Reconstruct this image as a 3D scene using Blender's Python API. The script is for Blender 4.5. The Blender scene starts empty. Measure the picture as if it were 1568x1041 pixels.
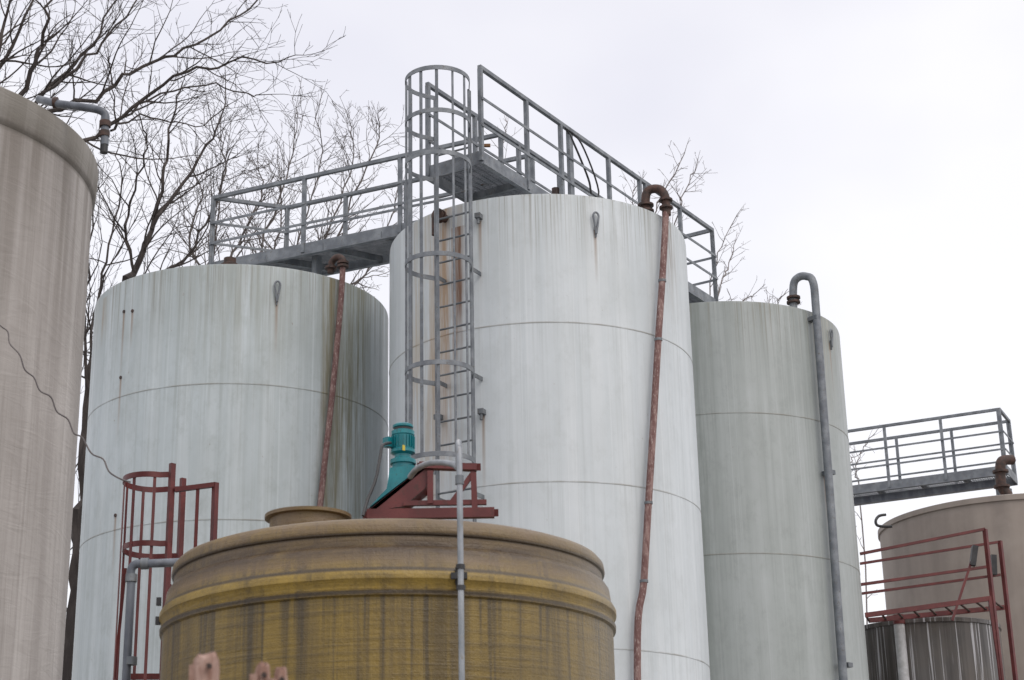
import bpy, math, random
from mathutils import Vector, Matrix, Euler
random.seed(7)
rad=math.radians
scene=bpy.context.scene
# ---------------------------------------------------------------- camera
F=2700.0
CAM=Vector((0,0,1.7))
ROT=Matrix.Rotation(rad(90+19.3),3,'X')@Matrix.Rotation(rad(-1.2),3,'Z')
cd=bpy.data.cameras.new("camera"); cam=bpy.data.objects.new("camera",cd)
scene.collection.objects.link(cam); scene.camera=cam
cam.location=CAM; cam.rotation_euler=ROT.to_euler()
cd.sensor_width=36; cd.lens=F/1568*36; cd.clip_end=3000; cd.clip_start=0.1
cd.dof.use_dof=True; cd.dof.focus_distance=21.5; cd.dof.aperture_fstop=5.6
# survey helpers: turn sighting angles + distance into site coordinates
def ray(px,py): return ROT@Vector(((px-784)/F,-(py-520.5)/F,-1))
def P(px,py,Y):
    v=ray(px,py); return CAM+v*(Y/v.y)
def PZ(px,py,z):
    v=ray(px,py); return CAM+v*((z-CAM.z)/v.z)
# ---------------------------------------------------------------- materials
class M:
    def __init__(s,name,rough=.5,metal=0.0,spec=.5):
        s.m=bpy.data.materials.new(name); s.m.use_nodes=True
        s.nt=s.m.node_tree; s.b=s.nt.nodes['Principled BSDF']
        s.b.inputs['Roughness'].default_value=rough; s.b.inputs['Metallic'].default_value=metal
        s.b.inputs['Specular IOR Level'].default_value=spec
        s.tc=s.nt.nodes.new('ShaderNodeTexCoord')
    def put(s,sock,v):
        if isinstance(v,bpy.types.NodeSocket): s.nt.links.new(v,sock)
        elif isinstance(v,(tuple,list)) and len(v)==3 and len(sock.default_value)==4: sock.default_value=(*v,1)
        else: sock.default_value=v
    def nz(s,sc,scale=1,detail=3,rough=.6,dist=0,off=(0,0,0)):
        mp=s.nt.nodes.new('ShaderNodeMapping'); mp.inputs['Scale'].default_value=sc; mp.inputs['Location'].default_value=off
        s.nt.links.new(s.tc.outputs['Object'],mp.inputs['Vector'])
        n=s.nt.nodes.new('ShaderNodeTexNoise'); n.inputs['Scale'].default_value=scale
        n.inputs['Detail'].default_value=detail; n.inputs['Roughness'].default_value=rough; n.inputs['Distortion'].default_value=dist
        s.nt.links.new(mp.outputs[0],n.inputs['Vector']); return n.outputs['Fac']
    def mr(s,x,a,b,c=0.,d=1.):
        n=s.nt.nodes.new('ShaderNodeMapRange'); s.put(n.inputs[0],x)
        for i,v in enumerate((a,b,c,d)): n.inputs[i+1].default_value=v
        return n.outputs[0]
    def mt(s,op,a,b=0.):
        n=s.nt.nodes.new('ShaderNodeMath'); n.operation=op; s.put(n.inputs[0],a); s.put(n.inputs[1],b); return n.outputs[0]
    def mx(s,f,a,b,blend='MIX'):
        n=s.nt.nodes.new('ShaderNodeMix'); n.data_type='RGBA'; n.blend_type=blend
        s.put(n.inputs[0],f); s.put(n.inputs[6],a); s.put(n.inputs[7],b); return n.outputs[2]
    def xyz(s):
        n=s.nt.nodes.new('ShaderNodeSeparateXYZ'); s.nt.links.new(s.tc.outputs['Object'],n.inputs[0]); return n.outputs
    def col(s,c): s.put(s.b.inputs['Base Color'],c)
    def bump(s,h,strength=.2,dist=.01):
        n=s.nt.nodes.new('ShaderNodeBump'); n.inputs['Strength'].default_value=strength; n.inputs['Distance'].default_value=dist
        s.put(n.inputs['Height'],h); s.nt.links.new(n.outputs[0],s.b.inputs['Normal'])

def paint(name,base,chalk,dirt,R,top,seams,damt=.35,rust=(),topd=.6,rough=.42,drips=()):
    m=M(name,rough)
    s1=m.nz((4,4,.12),1,3); s2=m.nz((24,24,.3),1,4,.7); s3=m.nz((9,9,.13),1,4,.6,off=(5,2,1)); bl=m.nz((.8,.8,.6),1,5,.65)
    s4=m.nz((34,34,.16),1,3,.6,off=(1,8,2)); mot=m.nz((5,5,3.2),1,5,.75,off=(4,4,4))
    x,y,z=m.xyz()
    c=m.mx(m.mr(s1,.42,.62,0,.45),base,chalk)
    c=m.mx(m.mr(bl,.4,.7,0,damt*.9),c,dirt)
    c=m.mx(m.mr(s2,.5,.78,0,damt),c,dirt)
    c=m.mx(m.mr(mot,.5,.72,0,damt*.8),c,dirt)
    c=m.mx(m.mr(s3,.58,.66,0,.22),c,chalk)
    c=m.mx(m.mr(s4,.60,.66,0,.35),c,chalk)
    td=m.mt('MULTIPLY',m.mr(z,top-1.6,top,0,1),m.mr(s3,.35,.62,0,topd))
    c=m.mx(td,c,dirt)
    drip=m.mt('MULTIPLY',m.mr(z,top-.9,top-.02,0,1),m.mr(s2,.50,.64,0,.65)); c=m.mx(drip,c,(.18,.165,.125))
    for zs in seams:
        d=m.mt('ABSOLUTE',m.mt('SUBTRACT',z,zs))
        ln=m.mt('MULTIPLY',m.mr(d,.004,.013,1,0),m.mr(m.nz((3,3,3),1,4),.35,.6,.10,.60))
        c=m.mx(ln,c,(.22,.20,.16))
        below=m.mt('MULTIPLY',m.mt('MULTIPLY',m.mr(m.mt('SUBTRACT',zs,z),0,.5,1,0),m.mt('LESS_THAN',z,zs)),m.mr(s2,.5,.7,0,.28))
        c=m.mx(below,c,dirt)
    for (ang,w,z0,z1,st,rc) in rust:
        # compass bearing ang measured from the side facing the yard (-Y) toward +X
        dx,dy=math.sin(rad(ang)),-math.cos(rad(ang))
        q=m.mt('DIVIDE',m.mt('ADD',m.mt('MULTIPLY',x,dx),m.mt('MULTIPLY',y,dy)),R)
        msk=m.mr(q,math.cos(rad(w)),math.cos(rad(w*.4)),0,1)
        v=m.mt('MULTIPLY',m.mr(z,z0,z0+(z1-z0)*.6,0,1),m.mt('LESS_THAN',z,z1))
        k=m.mt('MULTIPLY',m.mt('MULTIPLY',msk,v),m.mr(m.nz((11,11,.45),1,5,.75,off=(ang,0,0)),.42,.62,0,st))
        c=m.mx(k,c,rc)
    for (p,ln_) in drips:
        # thin rust run below a fitting at local point p
        n_=Vector((p[0],p[1],0)).normalized(); t_=Vector((-n_.y,n_.x,0))
        tang=m.mt('ABSOLUTE',m.mt('SUBTRACT',m.mt('ADD',m.mt('MULTIPLY',x,t_.x),m.mt('MULTIPLY',y,t_.y)),0.0))
        front=m.mt('GREATER_THAN',m.mt('ADD',m.mt('MULTIPLY',x,n_.x),m.mt('MULTIPLY',y,n_.y)),0.)
        v=m.mt('MULTIPLY',m.mr(m.mt('SUBTRACT',p[2],z),0,ln_,1,0),m.mt('LESS_THAN',z,p[2]))
        k=m.mt('MULTIPLY',m.mt('MULTIPLY',m.mr(tang,.006,.028,.75,0),front),v); c=m.mx(k,c,(.22,.13,.07))
    sp=m.mr(m.nz((14,14,9),1,5,.75,off=(3,3,3)),.68,.74,0,.65); c=m.mx(sp,c,(.18,.11,.06))
    m.col(c)
    m.put(m.b.inputs['Roughness'],m.mr(s3,.3,.7,rough-.06,rough+.16))
    m.bump(m.mt('ADD',m.nz((1.3,1.3,.5),1,2),m.mt('MULTIPLY',m.nz((40,40,40),1,2),.03)),.45,.025)
    return m.m
def simple(name,a,b,sc=(8,8,8),rough=.5,metal=0,lo=.4,hi=.65,bumps=.2,dark=None):
    m=M(name,rough,metal); n=m.nz(sc,1,4,.65); c=m.mx(m.mr(n,lo,hi),a,b)
    if dark: c=m.mx(m.mr(m.nz((sc[0]*4,sc[1]*4,sc[2]*4),1,4,.7),.55,.68,0,.8),c,dark)
    m.col(c)
    if bumps: m.bump(m.nz((60,60,60),1,2),bumps,.003)
    return m.m
galv=simple("galvanised_steel",(.14,.155,.175),(.24,.26,.28),(7,7,7),.62,.25,dark=(.11,.10,.09))
galvd=simple("galvanised_weathered",(.11,.125,.14),(.21,.225,.24),(7,7,3),.6,.25,dark=(.10,.08,.06))
redp=simple("red_oxide_paint",(.085,.012,.012),(.135,.024,.022),(6,6,6),.5,0,dark=(.05,.014,.010))
teal=simple("teal_enamel",(.0,.15,.18),(.01,.21,.24),(8,8,8),.35,dark=(.02,.09,.10))
black=simple("black_rubber",(.012,.012,.014),(.03,.03,.032),(8,8,8),.5)
rustb=simple("rusty_cast_iron",(.035,.022,.018),(.09,.045,.033),(14,14,14),.7,0,dark=(.02,.015,.015))
lag=simple("flaking_red_lagging",(.14,.068,.062),(.24,.15,.135),(18,18,5),.75,0,.45,.6,dark=(.42,.36,.33))
grate=simple("grating_steel",(.12,.135,.15),(.20,.21,.23),(8,8,8),.6,.3,bumps=0)
wood=simple("weathered_wood",(.22,.125,.095),(.40,.28,.235),(40,40,14),.9,0,dark=(.11,.055,.04))
darkpipe=simple("dark_grey_pipe",(.07,.08,.10),(.13,.145,.17),(9,9,3),.45)
brownp=simple("rust_brown_bracket",(.16,.075,.03),(.24,.13,.06),(9,9,9),.8)
# ---------------------------------------------------------------- mesh builder
class B:
    def __init__(s,name,origin=(0,0,0)):
        s.o=Vector(origin); s.parts={}
        s.e=bpy.data.objects.new(name,None); s.e.location=s.o; s.e.empty_display_size=.3
        scene.collection.objects.link(s.e); s.cur=None
    def part(s,name,mat):
        if name not in s.parts: s.parts[name]=([],[],mat)
        s.cur=s.parts[name]; return s
    def add(s,vs,fs):
        V,Fc,_=s.cur; k=len(V); V.extend([tuple(Vector(v)-s.o) for v in vs]); Fc.extend([tuple(i+k for i in f) for f in fs])
    def tube(s,pts,r,n=10,cap=True):
        pts=[Vector(p) for p in pts]; rs=r if isinstance(r,(list,tuple)) else [r]*len(pts)
        vs=[];t0=(pts[1]-pts[0]).normalized(); u=t0.orthogonal().normalized()
        for i,p in enumerate(pts):
            if i==0:t=t0
            elif i==len(pts)-1:t=(pts[i]-pts[i-1]).normalized()
            else:
                t=((pts[i]-pts[i-1]).normalized()+(pts[i+1]-pts[i]).normalized())
                t=t.normalized() if t.length>1e-6 else t0
            u=(u-t*u.dot(t)); u=u.normalized() if u.length>1e-6 else t.orthogonal().normalized()
            w=t.cross(u)
            for k in range(n):
                a=2*math.pi*k/n; vs.append(p+(u*math.cos(a)+w*math.sin(a))*rs[i])
        fs=[(i*n+k,i*n+(k+1)%n,(i+1)*n+(k+1)%n,(i+1)*n+k) for i in range(len(pts)-1) for k in range(n)]
        if cap: fs+= [tuple(range(n))[::-1], tuple((len(pts)-1)*n+k for k in range(n))]
        s.add(vs,fs)
    def flat(s,pts,w,h,up=(0,0,1),closed=False):
        # rectangular bar swept along a path; w sideways, h along up
        pts=[Vector(p) for p in pts]; up0=Vector(up); vs=[]; m=len(pts)
        for i,p in enumerate(pts):
            a=pts[i-1] if (i>0 or closed) else p; b=pts[(i+1)%m] if (i<m-1 or closed) else p
            t=(b-a).normalized(); sd=t.cross(up0)
            sd=sd.normalized() if sd.length>1e-4 else t.orthogonal().normalized()
            u=sd.cross(t).normalized()
            for sx,sy in ((-1,-1),(1,-1),(1,1),(-1,1)): vs.append(p+sd*w/2*sx+u*h/2*sy)
        fs=[]
        for i in range(m if closed else m-1):
            j=(i+1)%m
            for k in range(4): fs.append((i*4+k,i*4+(k+1)%4,j*4+(k+1)%4,j*4+k))
        if not closed: fs+=[(3,2,1,0),tuple((m-1)*4+k for k in range(4))]
        s.add(vs,fs)
    def lathe(s,prof,c,n=96,axis=None):
        c=Vector(c); vs=[]; q=Vector((0,0,1)).rotation_difference(Vector(axis)) if axis is not None else None
        for r,z in prof:
            for k in range(n):
                a=2*math.pi*k/n; v=Vector((r*math.cos(a),r*math.sin(a),z))
                if q: v=q@v
                vs.append(c+v)
        fs=[(i*n+k,i*n+(k+1)%n,(i+1)*n+(k+1)%n,(i+1)*n+k) for i in range(len(prof)-1) for k in range(n)]
        if prof[-1][0]>1e-3: fs.append(tuple((len(prof)-1)*n+k for k in range(n)))
        s.add(vs,fs)
    def prism(s,pts,d):
        d=Vector(d); n=len(pts); vs=[Vector(p) for p in pts]+[Vector(p)+d for p in pts]
        s.add(vs,[tuple(range(n))[::-1],tuple(range(n,2*n))]+[(i,(i+1)%n,n+(i+1)%n,n+i) for i in range(n)])
    def done(s,angle=35):
        for nm,(V,Fc,mat) in s.parts.items():
            me=bpy.data.meshes.new(nm); me.from_pydata(V,[],Fc); me.validate()
            me.polygons.foreach_set('use_smooth',[True]*len(me.polygons))
            try: me.set_sharp_from_angle(angle=rad(angle))
            except Exception: pass
            me.materials.append(mat); ob=bpy.data.objects.new(nm,me); scene.collection.objects.link(ob); ob.parent=s.e
        return s.e
def arc(pts,n=8):
    """catmull-rom smoothing"""
    pts=[Vector(p) for p in pts]; out=[]
    for i in range(len(pts)-1):
        a=pts[max(i-1,0)];b=pts[i];c=pts[i+1];d=pts[min(i+2,len(pts)-1)]
        for k in range(n):
            t=k/n; out.append(.5*((2*b)+(c-a)*t+(2*a-5*b+4*c-d)*t*t+(3*b-a-3*c+d)*t**3))
    out.append(pts[-1]); return out
def flange(b,p,axis,r,t=.03):
    a=Vector(axis).normalized(); b.tube([Vector(p)-a*t/2,Vector(p)+a*t/2],r,16)
class Cyl:
    def __init__(s,px,py,Y,R,top=None,peak=None): 
        c=P(px,py,Y); s.x,s.y,s.R=c.x,Y,R; s.c=Vector((c.x,Y,0))
        s.top=top if top is not None else s.hit(*peak).z
    def hit(s,px,py,off=0):
        v=ray(px,py); R=s.R+off; ox,oy=CAM.x-s.x,CAM.y-s.y
        a=v.x*v.x+v.y*v.y; bb=2*(ox*v.x+oy*v.y); c=ox*ox+oy*oy-R*R; D=bb*bb-4*a*c
        t=(-bb-math.sqrt(max(D,0)))/(2*a); return CAM+v*t
    def at(s,ang,z,off=0):
        return Vector((s.x+(s.R+off)*math.sin(rad(ang)),s.y-(s.R+off)*math.cos(rad(ang)),z))
    def out(s,p): return Vector((p.x-s.x,p.y-s.y,0)).normalized()
    def loc(s,px,py): return tuple(s.hit(px,py)-s.c)
TL=Cyl(374,440,22.5,1.97,peak=(390,404))
TC=Cyl(822,340,21.1,1.905,peak=(835,295))
TR=Cyl(1086,490,25.4,1.935,peak=(1100,460))
# ---------------------------------------------------------------- white tanks
def tank(name,T,mat,seams):
    b=B(name,T.c); b.part("shell",mat)
    R=T.R;t=T.top
    b.lathe([(R,0),(R,t-.05),(R-.004,t-.012),(R-.03,t),(R-.25,t+.02),(0.001,t+.10)],T.c,160)
    b.part("weld_seams",mat)
    for z in seams:
        b.lathe([(R-.002,z-.008),(R+.004,z-.005),(R+.004,z+.005),(R-.002,z+.008)],T.c,160)
    return b
def lug(b,T,p,mat):
    o=T.out(p); sd=o.cross(Vector((0,0,1))); up=Vector((0,0,1))
    b.part("lifting_lug",mat)
    pts=[p+o*.03-up*.2]+[p+o*.035+up*.02+sd*.035*math.cos(rad(a))+up*.05*math.sin(rad(a)) for a in range(200,-21,-20)]+[p+o*.03-up*.2]
    b.tube(pts,.013,8)
    b.flat([p+o*.01-up*.24,p+o*.01-up*.1],.012,.03,up=o)
def seamz(T,px,py): return T.hit(px,py).z
sC=[seamz(TC,850,493),seamz(TC,850,737),seamz(TC,900,992)]
sL=[seamz(TL,390,588),seamz(TL,390,796),.9]
sR=[seamz(TR,1110,632),seamz(TR,1110,848),2.0]
t=TC.top
mC=paint("white_tank_paint_clean",(.53,.575,.60),(.66,.695,.715),(.34,.37,.365),1.905,t,sC,.32,
   [(-47,11,5.0,t-.02,.65,(.38,.29,.17)),(-37,9,6.0,t-.02,.85,(.31,.18,.075)),(-31,4,7.8,t-.3,.95,(.17,.08,.04)),(58,5,8.9,t+.1,.8,(.17,.12,.08))],.4,
   drips=[(TC.loc(911,352),.7),(TC.loc(740,636),1.0),(TC.loc(735,338),.9)])
t=TL.top
mL=paint("white_tank_paint_streaked",(.44,.495,.515),(.585,.635,.655),(.25,.28,.265),1.97,t,sL,.45,
   [(52,16,2.0,t,.8,(.16,.145,.08)),(44,6,3.0,t,.85,(.19,.16,.085)),(10,25,8.3,t,.6,(.27,.29,.26)),(-55,4,t-.8,t-.1,.8,(.25,.18,.1))],.6,
   drips=[(TL.loc(190,478),.9),(TL.loc(203,477),.5),(TL.loc(185,579),.8),(TL.loc(177,790),.8),(TL.loc(424,455),.8)])
t=TR.top
mR=paint("white_tank_paint_grimy",(.335,.365,.36),(.44,.47,.475),(.21,.235,.22),1.935,t,sR,.45,
   [(-30,25,3,t,.8,(.19,.215,.195)),(50,12,t-1.8,t,.7,(.34,.33,.27))],.75,drips=[(TR.loc(1262,728),.8),(TR.loc(1270,525),.8)])
# --- left tank
b=tank("storage_tank",TL,mL,sL)
lug(b,TL,TL.hit(424,440,.002),galv)
b.part("manhole_cover",galvd); mc=P(240,407,21.6); mc=Vector((mc.x,21.6,TL.top+.06))
b.lathe([(.25,-.1),(.25,.05),(.29,.05),(.29,.09),(.2,.12),(.001,.14)],mc,40)
b.part("vent_fitting",rustb); vc=P(368,392,21.9); vc=Vector((vc.x,21.1,TL.top+.01))
b.lathe([(.07,-.03),(.07,.14),(.12,.14),(.12,.19),(.08,.21),(.08,.28),(.001,.30)],vc,20)
b.part("fill_pipe",lag)
path=[TL.hit(525,408,.08),TL.hit(522,460,.09),TL.hit(515,540,.09),TL.hit(506,630,.09),TL.hit(497,710,.09),TL.hit(489,785,.09),TL.hit(476,900,.09),TL.hit(462,1030,.09)]
path[0].z=max(path[0].z,TL.top+.05)
path.append(Vector((path[-1].x,path[-1].y,0.1)))
b.tube(arc(path,6),.038,12)
b.part("fill_pipe_elbow",rustb); o=(TL.out(path[0])+Vector((.5,0,0))).normalized(); tp=path[0]
b.tube(arc([tp,tp+Vector((0,0,.08)),tp+Vector((0,0,.14))-o*.05,tp+Vector((0,0,.14))-o*.12,tp+Vector((0,0,.08))-o*.18,tp+Vector((0,0,-.05))-o*.19],5),.045,14)
flange(b,tp,(0,0,1),.075);flange(b,tp+Vector((0,0,.05)),(0,0,1),.075);flange(b,tp+Vector((0,0,.02))-o*.19,(0,0,1),.08)
b.part("rust_spots",rustb)
for px,py in ((190,477),(203,476),(185,578),(177,789)):
    h=TL.hit(px,py,.0); flange(b,h,TL.out(h),.022,.02)
b.done()
# --- centre tank
b=tank("storage_tank",TC,mC,sC)
lug(b,TC,TC.hit(911,335,.002),galv)
b.part("manhole_cover",rustb); mc=P(700,305,20.5); mc=Vector((mc.x,20.45,TC.top+.02))
b.lathe([(.26,-.1),(.26,.09),(.31,.09),(.31,.13),(.001,.17)],mc,40)
b.part("overflow_fitting",rustb)
h=TC.hit(682,335,.0); o=TC.out(h)
b.tube([h-o*.03,h+o*.16],.05,14); flange(b,h+o*.1,o,.085); flange(b,h+o*.15,o,.085)
b.tube(arc([h+o*.16,h+o*.2+Vector((0,0,-.02)),h+o*.21+Vector((0,0,-.12)),h+o*.21+Vector((0,0,-.28))],4),.035,12)
b.part("wall_brackets",galvd)
for px,py in ((735,333),(740,632),(675,640)):
    h=TC.hit(px,py); o=TC.out(h); b.flat([h,h+o*.09],.07,.06); flange(b,h+o*.06+Vector((0,0,-.05)),(0,0,1),.018,.1)
b.part("fill_pipe",lag)
path=[TC.hit(1020,318,.08),TC.hit(1018,360,.09),TC.hit(1014,430,.09),TC.hit(1008,520,.09),TC.hit(1001,640,.09),TC.hit(993,770,.09),TC.hit(986,890,.09),TC.hit(976,1030,.09)]
path.append(Vector((path[-1].x-.05,path[-1].y,0.1)))
b.tube(arc(path,6),.041,12)
b.part("fill_pipe_elbow",rustb); tp=path[0]; o=Vector((.93,-.2,0)).normalized()
b.tube(arc([tp+Vector((0,0,-.1)),tp+Vector((0,0,.12)),tp+Vector((0,0,.24))-o*.05,tp+Vector((0,0,.27))-o*.14,tp+Vector((0,0,.24))-o*.22,tp+Vector((0,0,.12))-o*.25,tp+Vector((0,0,-.1))-o*.25],5),.055,14)
for z in (.0,.1): flange(b,tp+Vector((0,0,z)),(0,0,1),.085,.025)
for z in (-.02,.06): flange(b,tp+Vector((0,0,z))-o*.25,(0,0,1),.10,.025)
b.part("pipe_clamps",galvd)
for i in (2,3,5,6): h=path[i]; flange(b,h,(0,0,1),.048,.03)
b.done()
# --- right tank
b=tank("storage_tank",TR,mR,sR)
lug(b,TR,TR.hit(1270,512,.002),galv)
b.part("vent_pipe",galv)
path=[TR.hit(1250,480,.12),TR.hit(1262,640,.12),TR.hit(1274,800,.12),TR.hit(1291,1035,.12)]
path.append(Vector((path[-1].x,path[-1].y,0.1)))
tp=path[0]; a=P(1245,432,tp.y); a2=P(1234,423,tp.y+.05); a3=P(1222,425,tp.y+.1); a4=P(1215,437,tp.y+.15); a5=P(1215,475,tp.y+.15)
b.tube(arc([a5,a4,a3,a2,a,tp]+path[1:],5),.058,14)
b.part("flanges",rustb); flange(b,P(1215,456,tp.y+.15),(0,0,1),.10); flange(b,P(1215,463,tp.y+.15),(0,0,1),.10)
b.part("wall_brackets",galvd)
for px,py in ((1240,490),(1262,726),(1288,1020)):
    h=TR.hit(px,py); o=TR.out(h); b.flat([h,h+o*.16],.1,.06)
b.done()
# ---------------------------------------------------------------- caged ladder on centre tank
lad=B("caged_ladder",TC.c); A=-29
lad.part("rails",galv)
o=Vector((math.sin(rad(A)),-math.cos(rad(A)),0)); sd=Vector((math.cos(rad(A)),math.sin(rad(A)),0))
base=Vector((TC.x,TC.y,0))+o*(TC.R+.2)
def L(s_,o_,z): return base+sd*s_+o*o_+Vector((0,0,z))
hz=[P(670,py,18.65).z for py in (697,557,391,236,172,107)]
lt=hz[-1]-.02
for s_ in (-.24,.24): lad.flat([L(s_,0,.3),L(s_,0,lt)],.016,.065,up=o)
lad.part("rungs",galvd)
z=.5
while z<TC.top+.7:
    lad.tube([L(-.24,0,z),L(.24,0,z)],.0125,8); z+=.28
lad.part("standoffs",galvd)
for z in (2,4.6,6.6,8.0,9.3):
    for s_ in (-.24,.24): lad.flat([L(s_,0,z),L(s_,-.23,z)],.012,.05)
lad.part("cage_hoops",galv)
r=.385; c0=.34
def hoop(z):
    pts=[L(-.24,0,z)]
    for k in range(0,25):
        a=rad(-28+ (236)*k/24); pts.append(L(-r*math.cos(a),c0+r*math.sin(a),z))
    pts.append(L(.24,0,z)); return pts
for z in hz: lad.flat(hoop(z),.010,.055)
lad.part("cage_bars",galv)
for k in range(7):
    a=rad(0+180*k/6)
    x_,y_=-(r-.012)*math.cos(a),c0+(r-.012)*math.sin(a)
    lad.flat([L(x_,y_,hz[0]-.02),L(x_,y_,hz[-1]+.02)],.04,.008,up=o if 1<k<5 else sd)
lad.done()
# ---------------------------------------------------------------- walkways
DZ=TC.top+.53; RZ=DZ+1.13
def rail(b,p0,p1,n,tops=(1.13,.72,.36),post=.05):
    p0=Vector(p0);p1=Vector(p1)
    for i in range(n+1):
        p=p0.lerp(p1,i/n)
        b.flat([p+Vector((0,0,-.1)),p+Vector((0,0,tops[0]))],post,post,up=(p1-p0).normalized())
    for k,h in enumerate(tops):
        w=.05 if k==0 else .035
        e=(p1-p0).normalized()*.02
        off=(p1-p0).normalized().cross(Vector((0,0,1)))*(.0 if k==0 else .035)
        b.flat([p0-e+off+Vector((0,0,h+(.02 if k==0 else 0))),p1+e+off+Vector((0,0,h+(.02 if k==0 else 0)))],w if k==0 else .012,w)
def deck(b,n0,n1,f0,f1,z):
    n0,n1,f0,f1=[Vector((p[0],p[1],z)) for p in (n0,n1,f0,f1)]
    b.part("edge_channels",galv)
    for a,c in ((n0,n1),(f0,f1),(n0,f0),(n1,f1)): b.flat([a+Vector((0,0,-.05)),c+Vector((0,0,-.05))],.012,.17)
    for a,c in ((n0,n1),(f0,f1)):
        b.flat([a+Vector((0,0,-.139)),c+Vector((0,0,-.139))],.06,.008)
    b.part("grating",grate)
    L_=(n1-n0).length; k=int(L_/.045)
    for i in range(1,k):
        t=i/k; b.flat([n0.lerp(n1,t),f0.lerp(f1,t)],.006,.03)
    for j in range(1,9):
        t=j/9; b.flat([n0.lerp(f0,t),n1.lerp(f1,t)],.008,.012)
    b.part("cross_beams",galvd)
    for i in range(1,int(L_/1.0)+1):
        t=i/(int(L_/1.0)+1); b.flat([n0.lerp(n1,t)+Vector((0,0,-.07)),f0.lerp(f1,t)+Vector((0,0,-.07))],.05,.09)
wk=B("access_walkway",(0,0,0))
r0=PZ(735,103,RZ+.02); r1=PZ(1090,352,RZ+.02); r0.z=r1.z=DZ
dB=(r1-r0).normalized(); nB=Vector((-dB.y,dB.x,0)); W=.78
l0=r0+nB*W; l1=r1+nB*W
deck(wk,r0,r1,l0,l1,DZ)
wk.part("railings",galv)
for a,c,n in ((r0,r1,6),(l0,l1,6)): rail(wk,a,c,n)
rail(wk,r1,l1,1)
for t in (.30,.34,.64):
    p=r0.lerp(r1,t); wk.flat([p+Vector((0,0,-.1)),p+Vector((0,0,1.13))],.05,.05,up=dB)
TA=(1.0,.62,.31); RA=RZ; DA=RA-1.0
a0=PZ(327,303,RA+.02); a0.z=DA; am=PZ(620,238,RA+.02); am.z=DA
dA=(am-a0).normalized(); nA=Vector((-dA.y,dA.x,0))
den=dA.x*dB.y-dA.y*dB.x
w0=l0-a0; s_=(w0.x*dB.y-w0.y*dB.x)/den; a1=a0+dA*s_
g0=PZ(440,318,RA+.02); g0.z=DA
w0=l0-g0; s2=(w0.x*dB.y-w0.y*dB.x)/den; g1=g0+dA*s2
a1-=dA*.03; g1-=dA*.03
deck(wk,a0,a1,g0,g1,DA)
wk.part("railings",galv)
rail(wk,a0,a1,3,TA); rail(wk,g0,g1,4,TA); rail(wk,a0,g0,1,TA)
wk.part("deck_supports",galvd)
def sup(p,T,z=None):
    wk.flat([Vector((p.x,p.y,T.top-.02)),Vector((p.x,p.y,(z or DZ)-.1))],.1,.1)
for p,T in ((a0+dA*.5+nA*.2,TL),(a0+dA*1.6+nA*.2,TL)): sup(p,T,DA)
for p,T in ((r0.lerp(r1,.25)+nB*.1,TC),(r0.lerp(r1,.25)+nB*.7,TC),(r0.lerp(r1,.5)+nB*.1,TC),(r0.lerp(r1,.5)+nB*.7,TC),(r1-dB*.3+nB*.3,TR),(r1-dB*.3+nB*.7,TR)):
    sup(p,T)
wk.part("rusty_bracket",brownp); p=r0.lerp(r1,.12)+nB*.5; wk.flat([p+Vector((0,0,.0)),p+Vector((0,0,.55))],.035,.035); wk.flat([p+Vector((0,0,.53)),p+Vector((.12,0,.53))],.035,.035)
wk.part("black_cable",black)
p=[r0.lerp(r1,.315)+Vector((0,0,1.16)),r0.lerp(r1,.34)+Vector((.03,0,1.0)),r0.lerp(r1,.40)+Vector((.03,0,.6)),r0.lerp(r1,.42)+Vector((.02,0,.35)),r0.lerp(r1,.49)+Vector((.02,0,-.1))]
wk.tube(arc(p,6),.014,8)
p=[r0.lerp(r1,.315)+Vector((0.02,0,1.12)),r0.lerp(r1,.37)+Vector((.05,-.02,1.02)),r0.lerp(r1,.44)+Vector((.04,0,.5)),r0.lerp(r1,.40)+Vector((.02,0,.2))]
wk.tube(arc(p,6),.012,8)
wk.part("valve_fitting",rustb); p=r0.lerp(r1,.30)+nB*.1; wk.tube([p+Vector((0,0,-.2)),p+Vector((0,0,.25))],.05,12); flange(wk,p+Vector((0,0,.1)),(0,0,1),.08)
wk.done()
# ---------------------------------------------------------------- grey-beige silo, front left
SI=Cyl(-212,300,14.0,1.95,top=P(147,250,13.6).z+.31); t=SI.top
mS=M("silo_fibreglass",.7)
s1=mS.nz((3.2,3.2,.14),1,4,.6,off=(2,0,0)); s2=mS.nz((22,22,.8),1,4,.7); bl=mS.nz((1,1,.8),1,5); hx=mS.nz((1.6,1.6,7),1,4,.6,2.5); x,y,z=mS.xyz()
s3=mS.nz((11,11,.2),1,4,.65,off=(7,0,0)); s5=mS.nz((7,7,.3),1,5,.7,off=(2,9,3))
c=mS.mx(mS.mr(s1,.42,.6,0,.75),(.325,.302,.285),(.45,.425,.405))
c=mS.mx(mS.mr(bl,.4,.7,0,.55),c,(.25,.232,.215)); c=mS.mx(mS.mr(s2,.5,.75,0,.35),c,(.20,.18,.165)); c=mS.mx(mS.mr(hx,.55,.68,0,.22),c,(.22,.20,.18))
c=mS.mx(mS.mr(s3,.55,.68,0,.45),c,(.50,.48,.46)); c=mS.mx(mS.mr(s5,.54,.66,0,.4),c,(.18,.16,.145))
topm=mS.mt('MULTIPLY',mS.mr(z,t-2.4,t-.3,0,1),mS.mr(mS.nz((5,5,.15),1,4,off=(9,9,9)),.40,.58,0,.75)); c=mS.mx(topm,c,(.15,.13,.11))
rim=mS.mt('MULTIPLY',mS.mr(z,t-.33,t-.22,0,1),.6); c=mS.mx(rim,c,(.19,.18,.155))
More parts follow.
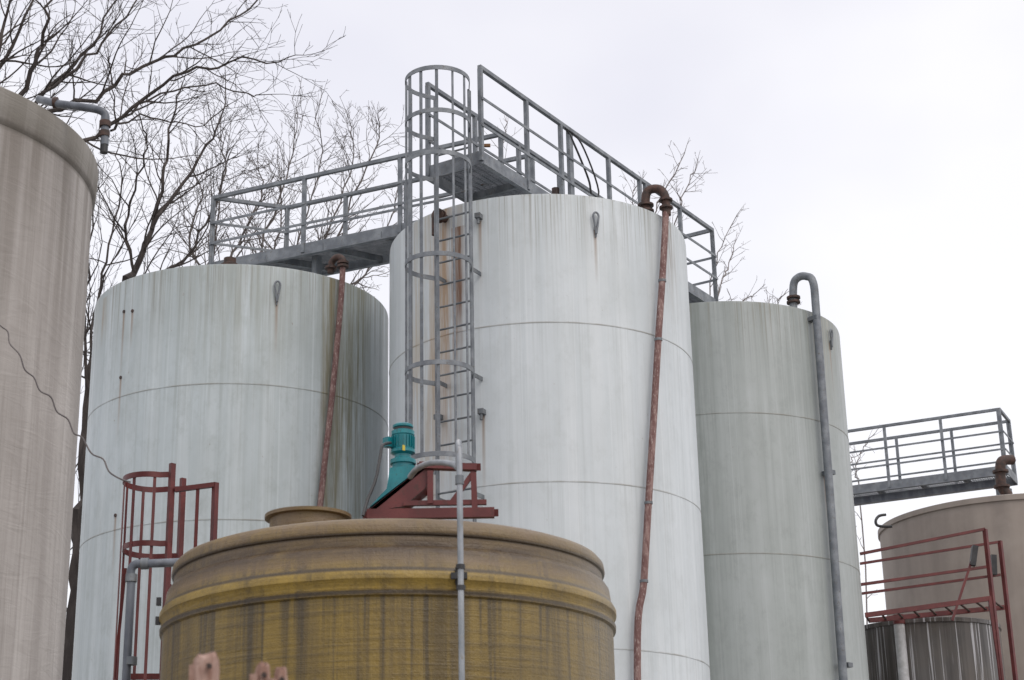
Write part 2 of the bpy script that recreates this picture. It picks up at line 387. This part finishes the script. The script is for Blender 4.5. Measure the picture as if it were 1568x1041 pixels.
gr=mS.mt('MULTIPLY',mS.mr(mS.mt('ABSOLUTE',mS.mt('SUBTRACT',z,t-.31)),.01,.05,1,0),.7); c=mS.mx(gr,c,(.10,.09,.075))
mS.col(c); mS.bump(mS.mt('ADD',hx,mS.mt('MULTIPLY',s2,.5)),.4,.015)
b=B("fibreglass_silo",SI.c); b.part("shell",mS.m)
b.lathe([(1.95,0),(1.95,t-.32),(1.972,t-.29),(1.985,t-.12),(1.985,t-.02),(1.96,t),(1.7,t+.04),(.9,t+.10),(.001,t+.12)],SI.c,160)
b.part("overflow_pipe",darkpipe)
q=[P(60,152,13.6),P(85,158,13.4),P(120,163,13.3),P(150,168,13.2),P(161,176,13.2),P(161,192,13.2),P(160,222,13.2)]
b.tube(arc(q,4),.034,14)
b.part("pipe_union",rustb); flange(b,P(161,190,13.2),(0,0,1),.048,.05); flange(b,P(160,205,13.2),(0,0,1),.044,.05); flange(b,P(85,157,13.4),(1,0,0),.048,.04)
b.part("hose_end",black); b.tube([P(160,212,13.2),P(159,234,13.2)],.032,12)
b.done()
# ---------------------------------------------------------------- brown wound FRP tank
TF=Cyl(597,890,11.0,1.395,top=3.8)
zf=lambda py: TF.hit(600,py).z
mF=M("amber_fibreglass",.42)
x,y,z=mF.xyz()
w1=mF.nz((2,2,46),1,4,.6,.3); w2=mF.nz((14,14,1.2),1,4,.7); w3=mF.nz((1.1,1.1,.8),1,5,.6); w4=mF.nz((45,45,45),1,3,.7); st=mF.nz((5,5,.3),1,4,.6,off=(4,4,0)); w5=mF.nz((2.4,2.4,7),1,5,.7,1.0,off=(1,1,5)); st2=mF.nz((16,16,.35),1,4,.65,off=(8,4,0))
c=mF.mx(mF.mr(w3,.38,.65),(.215,.142,.024),(.130,.088,.020))
c=mF.mx(mF.mr(w1,.45,.68,0,.6),c,(.080,.054,.016)); c=mF.mx(mF.mr(w2,.52,.74,0,.40),c,(.29,.205,.055)); c=mF.mx(mF.mr(st,.48,.60,0,.65),c,(.075,.052,.022)); c=mF.mx(mF.mr(st2,.54,.64,0,.7),c,(.045,.033,.017))
z4,z3,z2,z1_=zf(905),zf(872),zf(835),zf(814)
band=mF.mt('MULTIPLY',mF.mt('GREATER_THAN',z,z4+.02),mF.mt('LESS_THAN',z,z3+.01)); c=mF.mx(mF.mt('MULTIPLY',band,mF.mr(w5,.35,.6,.7,.15)),c,(.36,.24,.040))
upm=mF.mt('MULTIPLY',mF.mr(z,z3,z3+.06,0,1),mF.mr(w5,.35,.6,.40,.9)); c=mF.mx(upm,c,(.155,.105,.058))
dk=mF.mt('MULTIPLY',mF.mr(mF.mt('ABSOLUTE',mF.mt('SUBTRACT',z,z2+.0)),.02,.08,1,0),mF.mr(w5,.35,.55,.3,.9)); c=mF.mx(dk,c,(.050,.031,.017))
for zz_,wd in ((z4-.005,.022),(z3+.005,.016),(z1_,.016)):
    d_=mF.mr(mF.mt('ABSOLUTE',mF.mt('SUBTRACT',z,zz_)),wd*.3,wd,.85,0); c=mF.mx(d_,c,(.030,.020,.013))
rn=mF.mt('MULTIPLY',mF.mr(z,z4-.45,z4-.02,0,1),mF.mt('MULTIPLY',mF.mt('LESS_THAN',z,z4-.02),mF.mr(st2,.47,.58,0,.65))); c=mF.mx(rn,c,(.055,.040,.02))
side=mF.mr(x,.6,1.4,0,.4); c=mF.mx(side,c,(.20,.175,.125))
c=mF.mx(mF.mr(w4,.6,.75,0,.5),c,(.05,.037,.020))
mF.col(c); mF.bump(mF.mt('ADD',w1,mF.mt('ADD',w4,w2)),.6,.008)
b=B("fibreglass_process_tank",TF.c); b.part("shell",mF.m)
zt_=zf(787)
b.lathe([(1.395,0),(1.395,z4-.03),(1.412,z4-.02),(1.414,z4+.005),(1.398,z4+.02),(1.402,z4+.05),(1.418,z4+.07),(1.418,z3-.02),(1.402,z3+.01),(1.39,z3+.03),(1.38,z2-.03),(1.362,z2),(1.342,z2+.012),(1.338,z1_-.006),(1.35,z1_),(1.356,z1_+.015),(1.35,zt_-.045),(1.325,zt_-.015),(1.27,zt_+.006),(1.0,zt_+.035),(.001,zt_+.06)],TF.c,200)
b.part("lid_clips",black)
for px,py in ((703,882),):
    h=TF.hit(px,py,.03); b.flat([h+Vector((-.045,0,0)),h+Vector((.045,0,0))],.04,.035); b.flat([h+Vector((0,0,-.05)),h+Vector((0,0,.05))],.03,.03)
for py in (928,957):
    p=TF.at(-80,P(252,py,10.9).z,.015); b.flat([p,p+TF.out(p)*.03],.05,.045)
mh=P(472,793,10.35)
b.part("manway",mF.m); b.lathe([(.23,-.12),(.23,-.015),(.26,-.01),(.26,.01),(.2,.015),(.001,.02)],mh,48)
b.done()
# agitator on top
ag=B("tank_agitator",P(660,780,10.8)); Y0=10.45; Y1=11.05; dY=Vector((0,.6,0))
ag.part("red_frame",redp)
def bar(p,q,w,h,Y=Y0): ag.flat([P(*p,Y),P(*q,Y)],w,h)
for Y in (Y0,Y1):
    bar((562,788),(757,785),.05,.06,Y)
    bar((618,771),(745,769),.03,.03,Y)
    bar((659,722),(659,772),.05,.035,Y); bar((725,725),(727,778),.05,.035,Y)
    bar((642,713),(730,716),.06,.04,Y)
    bar((726,722),(690,772),.025,.03,Y)
ag.prism([P(562,783,Y0),P(648,714,Y0),P(668,712,Y0),P(650,748,Y0),P(618,775,Y0)],(0,.035,0))
ag.prism([P(562,783,Y1),P(648,714,Y1),P(668,712,Y1),P(650,748,Y1),P(618,775,Y1)],(0,-.035,0))
for p in ((562,788),(757,785),(730,715),(645,714)): ag.flat([P(*p,Y0),P(*p,Y1)],.05,.045)
ag.prism([P(560,785,Y0),P(652,711,Y0),P(656,714,Y0),P(564,789,Y0)],dY)
ag.part("gearbox",teal)
ag.prism([P(566,776,Y0+.1),P(592,748,Y0+.1),P(597,716,Y0+.1),P(632,712,Y0+.1),P(644,716,Y0+.1)],(0,.3,0))
mp=P(617,715,10.7); k=10.7/2700*1.03
ag.part("motor",teal)
H=lambda py: P(617,py,10.7).z-mp.z
ag.lathe([(17*k,H(722)),(17*k,H(712)),(20*k,H(711)),(20*k,H(705)),(13*k,H(702)),(13*k,H(697)),(19*k,H(694)),(19*k,H(690)),(16*k,H(688)),(16.5*k,H(668)),(18*k,H(667)),(18*k,H(661)),(13*k,H(659)),(13*k,H(656)),(16*k,H(655)),(16*k,H(652)),(13*k,H(650)),(.001,H(649))],mp,32)
for i in range(22):
    a=2*math.pi*i/22; d=Vector((math.cos(a),math.sin(a),0))
    ag.flat([mp+d*17*k+Vector((0,0,H(687))),mp+d*17*k+Vector((0,0,H(669)))],.003,.014,up=d)
ag.flat([mp+Vector((-.09,-.03,H(686))),mp+Vector((-.09,-.03,H(672)))],.05,.05)
ag.part("rating_plate",simple("yellow_plate",(.6,.45,.02),(.5,.4,.05)))
ag.flat([mp+Vector((.01,-.082,H(695))),mp+Vector((.01,-.082,H(687)))],.02,.004)
ag.part("motor_grille",black); ag.lathe([(14*k,H(659.3)),(14*k,H(656))],mp,24)
ag.part("power_cable",black)
ag.tube(arc([P(598,678,10.6),P(586,682,10.5),P(582,700,10.45),P(575,735,10.4),P(563,765,10.35),P(556,790,10.3)],5),.010,8)
ag.done()
# standpipe in front of brown tank
sp=B("galvanised_standpipe",P(703,900,9.45)); sp.part("pipe",simple("bright_galvanised",(.22,.24,.26),(.37,.39,.42),(9,9,4),.45,.4,dark=(.2,.19,.17)))
pt=P(704,760,9.45); X,Yp=pt.x,9.45
zt=P(702,735,9.45).z
sp.tube([Vector((X+.0,Yp,0))]+arc([Vector((X,Yp,1.5)),Vector((X,Yp,zt)),P(701,718,9.47),P(693,711,9.5),P(675,708,9.6),P(655,710,9.75),P(638,718,9.9),P(628,730,10.0)],6),.017,12)
sp.part("coupling",galvd); flange(sp,Vector((X,Yp,zt)),(0,0,1),.024,.05)
sp.part("bracket",black); pz=P(704,868,9.45).z
flange(sp,Vector((X,Yp,pz)),(0,0,1),.025,.025); sp.flat([Vector((X,Yp,pz-.06)),Vector((X,Yp+.16,pz-.06))],.02,.03)
flange(sp,Vector((X,Yp,P(704,900,9.45).z)),(0,0,1),.025,.025)
sp.done()
# grey pipe left of brown tank
gp=B("drain_pipe",P(200,900,11.3)); gp.part("pipe",darkpipe)
Y=11.3
g=[P(290,860,Y+.3),P(250,862,Y),P(222,863,Y),P(208,864,Y),P(201,872,Y),P(201,890,Y)]; gp.tube(arc(g,5)+[Vector((g[-1].x,Y,0))],.028,14)
gp.part("couplings",galvd); flange(gp,P(222,863,Y),(1,0,0),.038,.05); flange(gp,P(201,885,Y),(0,0,1),.038,.05); flange(gp,P(201,1012,Y),(0,0,1),.038,.05)
gp.done()
# ---------------------------------------------------------------- red caged ladder, left
Yc=18.6
rc=B("red_caged_ladder",P(230,900,Yc))
rc.part("hoops",redp)
for py in (738,842):
    c=P(232,py,Yc); pts=[]
    for k in range(0,21):
        a=rad(70+230*k/20); pts.append(c+Vector((.30*math.cos(a),.34*math.sin(a),0)))
    rc.flat([c+Vector((.28,.32,0))]+pts+[c+Vector((.28,-.30,0))],.012,.06)
rc.part("bars",redp)
c=P(232,738,Yc); z1=c.z+.02
for a in (120,165,205,245,290):
    d=Vector((.29*math.cos(rad(a)),.33*math.sin(rad(a)),0)); rc.flat([Vector((c.x,c.y,1.6))+d,Vector((c.x,c.y,z1))+d],.010,.032,up=(d.y,-d.x,0))
rc.part("rails",redp)
for dx,dy,zz in ((.28,-.30,.10),(.28,.32,.10)):
    rc.flat([Vector((c.x+dx,c.y+dy,0)),Vector((c.x+dx,c.y+dy,z1+zz))],.06,.045)
for i in range(18):
    z=.4+i*.3
    if z<z1-.3: rc.tube([Vector((c.x+.28,c.y-.3,z)),Vector((c.x+.28,c.y+.32,z))],.012,8)
rc.part("landing_guardrail",redp)
q0=P(268,750,Yc-.3); q1=P(330,742,Yc-.3); 
rc.flat([q0,q1],.05,.05); rc.flat([Vector((q1.x,q1.y,q1.z+.02)),Vector((q1.x,q1.y,q1.z-.9))],.05,.06)
rc.flat([P(303,748,Yc-.3),P(299,840,Yc-.3)],.02,.035)
rc.flat([P(262,862,Yc-.3),P(330,855,Yc-.3)],.05,.06)
q2=Vector((q1.x-.1,q1.y+.6,q1.z)); rc.flat([q1,q2],.05,.05)
rc.flat([P(188,1036,Yc),P(262,1036,Yc)],.05,.06)
rc.flat([P(175,1041,Yc-.1),P(192,870,Yc-.1)],.02,.03)
rc.done()
# sagging lashed cable
cb=B("looped_overhead_cable",P(100,620,11.6)); cb.part("cable",simple("grey_cable",(.07,.06,.06),(.14,.125,.12)))
pp=[(-60,430),(-30,470),(0,498),(12,508),(15,526),(30,543),(38,566),(52,578),(61,598),(78,608),(87,630),(104,642),(113,663),(126,670),(140,694),(158,703),(167,722),(184,733),(200,738)]
cb.tube(arc([P(x_,y_,11.2) for x_,y_ in pp],5),.0055,6); cb.done()
# weathered wooden post ends at the bottom edge
def stub(cx,top,wpx,lean,Y=4.6,name="wooden_post"):
    p=P(cx,top,Y); w=wpx*Y/2650.; b=B(name,(p.x,Y,0)); b.part("post",wood)
    g=Vector((p.x-.10*lean,Y+.02,0)); n=10; R_=random.Random(int(cx))
    vs=[];h=[0,p.z-.12,p.z-.04,p.z-.01,p.z]; sc=[1,1,.98,.9,.68]
    for hz_,s_ in zip(h,sc):
        f=hz_/p.z; c=g.lerp(Vector((p.x,Y,0)),f)
        for k in range(n):
            a=2*math.pi*(k+.5)/n; rr=w/2*s_*(1+R_.uniform(-.10,.10)); vs.append((c.x+rr*math.cos(a),c.y+rr*math.sin(a),hz_+(R_.uniform(-.008,.008) if hz_>1 else 0)))
    fs=[(i*n+k,i*n+(k+1)%n,(i+1)*n+(k+1)%n,(i+1)*n+k) for i in range(4) for k in range(n)]+[tuple(4*n+k for k in range(n))]
    b.add(vs,fs)
    b.part("bolt",rustb); q=P(cx+wpx*.12,top+17,Y-w/2); b.tube([q,q+Vector((0,-.012,0))],.007,6)
    b.part("split_side",wood); q=P(cx-wpx*.45,top+16,Y-.01); b.flat([Vector((q.x-.01,q.y,0)),q],.022,.03,up=(0,1,0))
    b.done(30)
stub(316,1003,40,.4); stub(402,1017,26,.2); stub(430,1024,22,.2)
# ---------------------------------------------------------------- right background
mT=M("beige_tank_render",.7); n1=mT.nz((3,3,.2),1,5); n2=mT.nz((1,1,1),1.4,5)
c=mT.mx(mT.mr(n1,.4,.65,0,.7),(.27,.23,.20),(.20,.17,.15)); c=mT.mx(mT.mr(n2,.45,.7,0,.5),c,(.35,.31,.27)); mT.col(c)
TB=Cyl(1542,800,31.2,2.27,peak=(1555,757)); t=TB.top
b=B("beige_tank",TB.c); b.part("shell",mT.m); b.lathe([(2.27,0),(2.27,t-.1),(2.30,t-.09),(2.30,t),(2.2,t+.03),(.001,t+.2)],TB.c,128)
b.part("side_pipe",black); q=[P(1366,806,30.2),P(1352,806,30.2),P(1343,804,30.2),P(1341,797,30.2),P(1346,790,30.25),P(1356,788,30.3)]; b.tube(arc(q,4),.025,10)
b.done()
gw=B("elevated_gantry_walkway",(0,0,0)); zr=P(1300,662,33).z; z0=zr-1.1
k0=PZ(1270,666,zr); k1=PZ(1503,632,zr)
for k_ in (k0,k1): k_.z=z0
dg=(k1-k0).normalized(); ng=Vector((-dg.y,dg.x,0))
f0=k0+ng*.9; f1=k1+ng*.9
deck(gw,k0,k1+dg*.35,f0,f1+dg*.35,z0)
gw.part("railings",galv); rail(gw,k0,k1+dg*.3,3,(1.1,.68,.34)); rail(gw,f0,f1+dg*.3,3,(1.1,.68,.34)); rail(gw,k1+dg*.33,f1+dg*.33,1,(1.1,.68,.34))
gw.part("support_beam",darkpipe); gw.flat([k0+Vector((0,.3,-.22)),k1+dg*.35+Vector((0,.3,-.22))],.10,.13)
gw.part("supports",galvd); 
for p in (f1,k1): gw.flat([Vector((p.x+.2,p.y+.1,z0-.15)),Vector((p.x+.2,p.y+.1,TB.top))],.1,.1)
gw.part("elbow_pipe",rustb); q=[P(1545,760,30.2),P(1534,745,30.2),P(1532,722,30.2),P(1534,706,30.2),P(1550,704,30.3)]; gw.tube(arc(q,4),.09,14); flange(gw,q[2],(0,0,1),.14,.04); flange(gw,q[1],(0,0,1),.14,.04)
gw.done()
mD=M("stained_dark_tank",.35); n1=mD.nz((9,9,.25),1,5,.7); n2=mD.nz((26,26,.3),1,4,.7,off=(3,1,0)); n3=mD.nz((1.5,1.5,1),1,4)
c=mD.mx(mD.mr(n1,.42,.6),(.04,.036,.034),(.10,.092,.088)); c=mD.mx(mD.mr(n3,.4,.65,0,.6),c,(.09,.075,.06)); c=mD.mx(mD.mr(n2,.56,.64,0,.85),c,(.5,.5,.52)); mD.col(c)
TD=Cyl(1413,980,27.3,1.17,peak=(1400,945)); t=TD.top
b=B("stained_steel_tank",TD.c); b.part("shell",mD.m); b.lathe([(1.17,0),(1.17,t-.09),(1.19,t-.08),(1.19,t-.02),(1.13,t),(.001,t+.06)],TD.c,96)
b.part("overflow_pipe",simple("pale_pipe",(.4,.4,.4),(.55,.55,.56))); h=TD.hit(1377,960,.07); b.tube([Vector((h.x,h.y,0)),Vector((h.x,h.y,TD.top-.1))],.08,12)
b.part("pipe_cap",redp); b.tube([Vector((h.x,h.y,TD.top-.1)),Vector((h.x,h.y,TD.top+.04))],.09,12)
b.done()
rs=B("red_gangway",(0,0,0)); Y=25.3; dd=.6
rs.part("handrails",redp)
def rb(p,q,w=.04,Ya=Y,Yb=Y): rs.flat([P(*p,Ya),P(*q,Yb)],w,w)
rb((1317,848),(1508,810)); rb((1317,863),(1528,830),.036,Y+dd,Y+dd); rb((1318,895),(1510,868)); rb((1318,909),(1532,880),.036,Y+dd,Y+dd)
rs.part("stringers",redp); rs.flat([P(1325,942,Y),P(1518,916,Y)],.04,.07); rs.flat([P(1330,950,Y+dd),P(1538,930,Y+dd)],.04,.07)
rs.part("treads",rustb)
for i in range(9):
    t=i/8; p=P(1326+190*t,943-26*t,Y); q=P(1331+205*t,951-20*t,Y+dd); rs.flat([p,q],.03,.015)
rs.part("posts",redp)
for px,a_,yy in ((1508,810,Y),(1531,828,Y+dd)):
    p=P(px,a_,yy); rs.flat([p,Vector((p.x,p.y,0))],.055,.055)
p=P(1515,915,Y); rs.flat([p,Vector((p.x+.25,p.y,0))],.05,.05)
rs.flat([P(1492,845,Y),P(1458,950,Y)],.035,.035)
rs.part("control_box",black); rs.flat([P(1493,836,Y),P(1489,866,Y)],.10,.08); rs.flat([P(1521,850,Y+.5),P(1522,880,Y+.5)],.09,.08)
rs.done()
# ---------------------------------------------------------------- bare trees
def barkmat(name,a,b_): return simple(name,a,b_,(6,6,1.5),.9,bumps=0)
bark=barkmat("dark_wet_bark",(.035,.028,.026),(.075,.062,.056)); bark2=barkmat("grey_bark",(.16,.14,.135),(.24,.215,.205)); bark3=barkmat("mid_bark",(.085,.072,.068),(.14,.125,.118))
class Tree:
    def __init__(s,name,mat,minr=.0045,dens=.85,spread=1.0): s.b=B(name,(0,0,0)); s.b.part("trunk_and_branches",mat); s.minr=minr; s.dens=dens; s.sp=spread; s.rnd=random.Random(random.random())
    def tubes(s,pts,rs): s.b.tube(pts,rs,6 if rs[0]>.05 else 4 if rs[0]>.012 else 3,cap=False)
    def kids(s,pts,rs,L,lvl):
        R=s.rnd
        if lvl>3 or L<.12: return
        n=int((L*{1:2.9,2:3.7,3:4.0}[lvl]+1)*s.dens)
        for i in range(n):
            t=.12+.86*(i+R.random())/n; f=t*(len(pts)-1); k=min(int(f),len(pts)-2); p=pts[k].lerp(pts[k+1],f-k)
            d=(pts[k+1]-pts[k]).normalized(); r0=rs[k]*.58
            ax=d.orthogonal().normalized(); ax.rotate(Matrix.Rotation(R.random()*6.283,3,d))
            nd=d.copy(); nd.rotate(Matrix.Rotation(rad(R.uniform(24,58)),3,ax))
            l={1:R.uniform(.8,2.1),2:R.uniform(.4,1.05),3:R.uniform(.15,.5)}[lvl]*(1.15-.55*t)*min(1,L/2+.35)*s.sp
            s.grow(p,nd,l,max(min(r0,{1:.019,2:.0095,3:.0055}[lvl]),s.minr),lvl+1)
    def grow(s,p,d,L,r,lvl):
        R=s.rnd; n=max(3,int(L/.17)) if lvl<4 else 3; pts=[p]; d=d.copy()
        for i in range(n):
            d=(d+Vector((R.gauss(0,.13),R.gauss(0,.13),R.gauss(0,.11)+.055))).normalized(); pts.append(pts[-1]+d*L/n)
        rs=[max(r*(1-.78*i/n),s.minr*.7) for i in range(n+1)]
        s.tubes(pts,rs); s.kids(pts,rs,L,lvl)
    def limb(s,ctrl,r0,r1,kids=True):
        R=s.rnd; pts=arc(ctrl,5); rs=[]
        n=len(pts)
        for i in range(1,n-1): pts[i]=pts[i]+Vector((R.gauss(0,.025),R.gauss(0,.05),R.gauss(0,.025)))
        L=sum((pts[i+1]-pts[i]).length for i in range(n-1))
        rs=[r0+(r1-r0)*(i/(n-1))**.7 for i in range(n)]
        s.tubes(pts,rs)
        if kids: s.kids(pts,rs,L,1)
        s.grow(pts[-1],(pts[-1]-pts[-2]).normalized(),.8*s.sp,r1,2)
def px(lst,Y,dy=0): return [P(a,b_,Y+dy*i) for i,(a,b_) in enumerate(lst)]
# big tree behind the silo
t=Tree("bare_tree",bark,.0045,.85); Y=25
tr=P(-90,520,Y); t.limb([Vector((tr.x,Y,0)),Vector((tr.x+.1,Y,4)),tr,P(-70,330,Y)],.26,.16,False)
for l,r0,dy in (
 ([(-70,330),(20,200),(140,150),(215,100),(300,70),(380,10),(440,-50)],.055,.3),
 ([(-60,320),(60,260),(165,195),(270,118),(350,98),(440,88)],.055,-.3),
 ([(-70,330),(-30,150),(30,50),(80,-60)],.075,.2),
 ([(-60,300),(40,130),(60,60),(80,-20),(90,-80)],.06,-.2),
 ([(20,200),(90,120),(150,50),(200,-40)],.045,.3),
 ([(60,150),(130,90),(190,30),(250,-50)],.035,.5),
 ([(-80,200),(-10,90),(10,20),(30,-60)],.06,0),
 ([(165,195),(230,180),(300,190),(350,160)],.022,.3),
 ([(170,200),(210,160),(300,130),(370,140),(400,145)],.024,.3)):
    t.limb(px(l,Y,dy),r0,.009)
t.b.done()
# tree whose trunk shows between silo and left tank
t=Tree("bare_tree",bark,.0045,.85); Y=27
tr=P(108,1000,Y); t.limb([Vector((tr.x-.1,Y,0)),tr,P(118,850,Y),P(128,740,Y),P(138,600,Y),P(160,500,Y)],.13,.09,False)
t.limb(px([(160,500),(205,415),(232,350),(245,290),(262,200),(275,140)],Y,.2),.08,.010)
t.limb(px([(128,740),(135,600),(128,480),(140,350),(150,290)],Y,-.2),.045,.010)
t.limb(px([(232,350),(290,260),(330,200),(345,140)],Y,.3),.04,.010)
t.limb(px([(205,415),(195,330),(225,240),(215,180)],Y,-.3),.035,.010)
t.limb(px([(160,500),(230,440),(290,390),(330,310),(350,240)],Y,.2),.045,.010)
t.limb(px([(138,600),(140,500),(165,400),(185,300),(180,230)],Y,.4),.04,.010)
t.limb(px([(120,850),(90,700),(110,560),(150,480)],Y,.2),.035,.010)
t.limb(px([(110,960),(90,860),(120,780)],Y,.2),.03,.010)
t.b.done()
# further trees
def far(stems,Y,r=.05,mat=bark2,minr=.006,dens=.7,spread=.8):
    t=Tree("bare_tree",mat,minr,dens,spread)
    x0=P(sum(s[0][0] for s in stems)/len(stems),stems[0][0][1],Y); g=Vector((x0.x,Y,0)); f=Vector((x0.x,Y,5.0))
    t.limb([g,Vector((x0.x+.1,Y,2.5)),f],.2,.14,False)
    for s_ in stems:
        q=px(s_,Y,t.rnd.uniform(-.3,.3)); t.limb([f]+q,r,.010)
    t.b.done()
far([[(300,520),(325,380),(345,260),(338,210)],[(330,500),(375,360),(400,290),(395,250)],[(360,500),(400,380),(440,270),(455,190)],[(340,520),(290,380),(310,300),(290,250)]],32,.05,bark3,.0055,.85,.85)
far([[(430,500),(455,380),(490,250),(485,175)],[(400,500),(420,390),(432,300),(425,250)],[(460,500),(500,360),(540,250),(535,185)],[(480,500),(530,330),(575,220),(582,190)],[(500,520),(560,420),(600,330),(610,280)]],35,.045,bark3,.0055,.8,.75)
far([[(740,500),(765,300),(770,220),(775,185)],[(760,500),(790,330),(805,270)]],34,.03,bark2,.0055,.4,.45)
far([[(980,520),(1000,340),(1020,290),(1048,235)],[(1000,520),(1030,360),(1045,300),(1066,255)],[(960,520),(965,350),(975,285)]],34,.035,bark2,.0055,.7,.45)
far([[(1080,600),(1085,470),(1100,390),(1128,330)],[(1090,600),(1100,450),(1115,410),(1126,370)],[(1120,620),(1120,500),(1135,465),(1155,450)],[(1150,640),(1170,500),(1185,475),(1195,455)]],36,.035,bark2,.0055,.7,.42)
far([[(1320,800),(1312,720),(1320,690),(1335,668)],[(1300,800),(1300,720),(1308,700)]],40,.025,bark2,.006,.5,.4)
# ---------------------------------------------------------------- ground
gm=M("yard_concrete",.85); a=gm.nz((.3,.3,.3),1,6); c=gm.mx(gm.mr(a,.4,.6),(.22,.21,.20),(.30,.29,.27)); c=gm.mx(gm.mr(gm.nz((6,6,6),1,6),.5,.7,0,.6),c,(.14,.135,.125)); gm.col(c); gm.bump(gm.nz((20,20,20),1,5),.4,.02)
me=bpy.data.meshes.new("ground"); S=1500; me.from_pydata([(-S,-S,0),(S,-S,0),(S,S,0),(-S,S,0)],[],[(0,1,2,3)]); me.materials.append(gm.m)
scene.collection.objects.link(bpy.data.objects.new("ground",me))
# ---------------------------------------------------------------- sky and light
EL,AZ=48,140
w=bpy.data.worlds.new("World"); scene.world=w; w.use_nodes=True; nt=w.node_tree; nt.nodes.clear()
N=nt.nodes.new; Lk=nt.links.new
out=N('ShaderNodeOutputWorld'); bg1=N('ShaderNodeBackground'); bg2=N('ShaderNodeBackground'); ad=N('ShaderNodeAddShader')
sky=N('ShaderNodeTexSky'); sky.sky_type='NISHITA'; sky.sun_disc=False; sky.sun_elevation=rad(EL); sky.sun_rotation=rad(AZ); sky.dust_density=4
Lk(sky.outputs[0],bg1.inputs[0]); bg1.inputs[1].default_value=.05
tc=N('ShaderNodeTexCoord'); mp=N('ShaderNodeMapping'); mp.inputs['Scale'].default_value=(1,1,1.5); mp.inputs['Location'].default_value=(.75,.2,.1); Lk(tc.outputs['Generated'],mp.inputs[0])
nz=N('ShaderNodeTexNoise'); nz.inputs['Scale'].default_value=3.2; nz.inputs['Detail'].default_value=4; nz.inputs['Roughness'].default_value=.45; Lk(mp.outputs[0],nz.inputs['Vector'])
r_=N('ShaderNodeMapRange'); r_.inputs[1].default_value=.34; r_.inputs[2].default_value=.58; Lk(nz.outputs['Fac'],r_.inputs[0])
mix=N('ShaderNodeMix'); mix.data_type='RGBA'; mix.inputs[6].default_value=(.78,.755,.79,1); mix.inputs[7].default_value=(.93,.90,.895,1); Lk(r_.outputs[0],mix.inputs[0])
sx=N('ShaderNodeSeparateXYZ'); Lk(tc.outputs['Generated'],sx.inputs[0])
zz=N('ShaderNodeMapRange'); zz.inputs[1].default_value=.55; zz.inputs[2].default_value=.95; zz.inputs[3].default_value=1.0; zz.inputs[4].default_value=1.45; Lk(sx.outputs[2],zz.inputs[0])
Lk(mix.outputs[2],bg2.inputs[0]); Lk(zz.outputs[0],bg2.inputs[1])
Lk(bg1.outputs[0],ad.inputs[0]); Lk(bg2.outputs[0],ad.inputs[1]); Lk(ad.outputs[0],out.inputs[0])
ld=bpy.data.lights.new("sun","SUN"); ld.energy=.6; ld.angle=rad(25); ld.color=(1,.97,.93); lo=bpy.data.objects.new("sun",ld); scene.collection.objects.link(lo)
sv=Vector((math.sin(rad(AZ))*math.cos(rad(EL)),math.cos(rad(AZ))*math.cos(rad(EL)),math.sin(rad(EL)))); lo.rotation_euler=sv.to_track_quat('Z','Y').to_euler(); lo.location=(10,-20,30)
scene.view_settings.view_transform='Standard'; scene.view_settings.look='None'; scene.view_settings.exposure=0
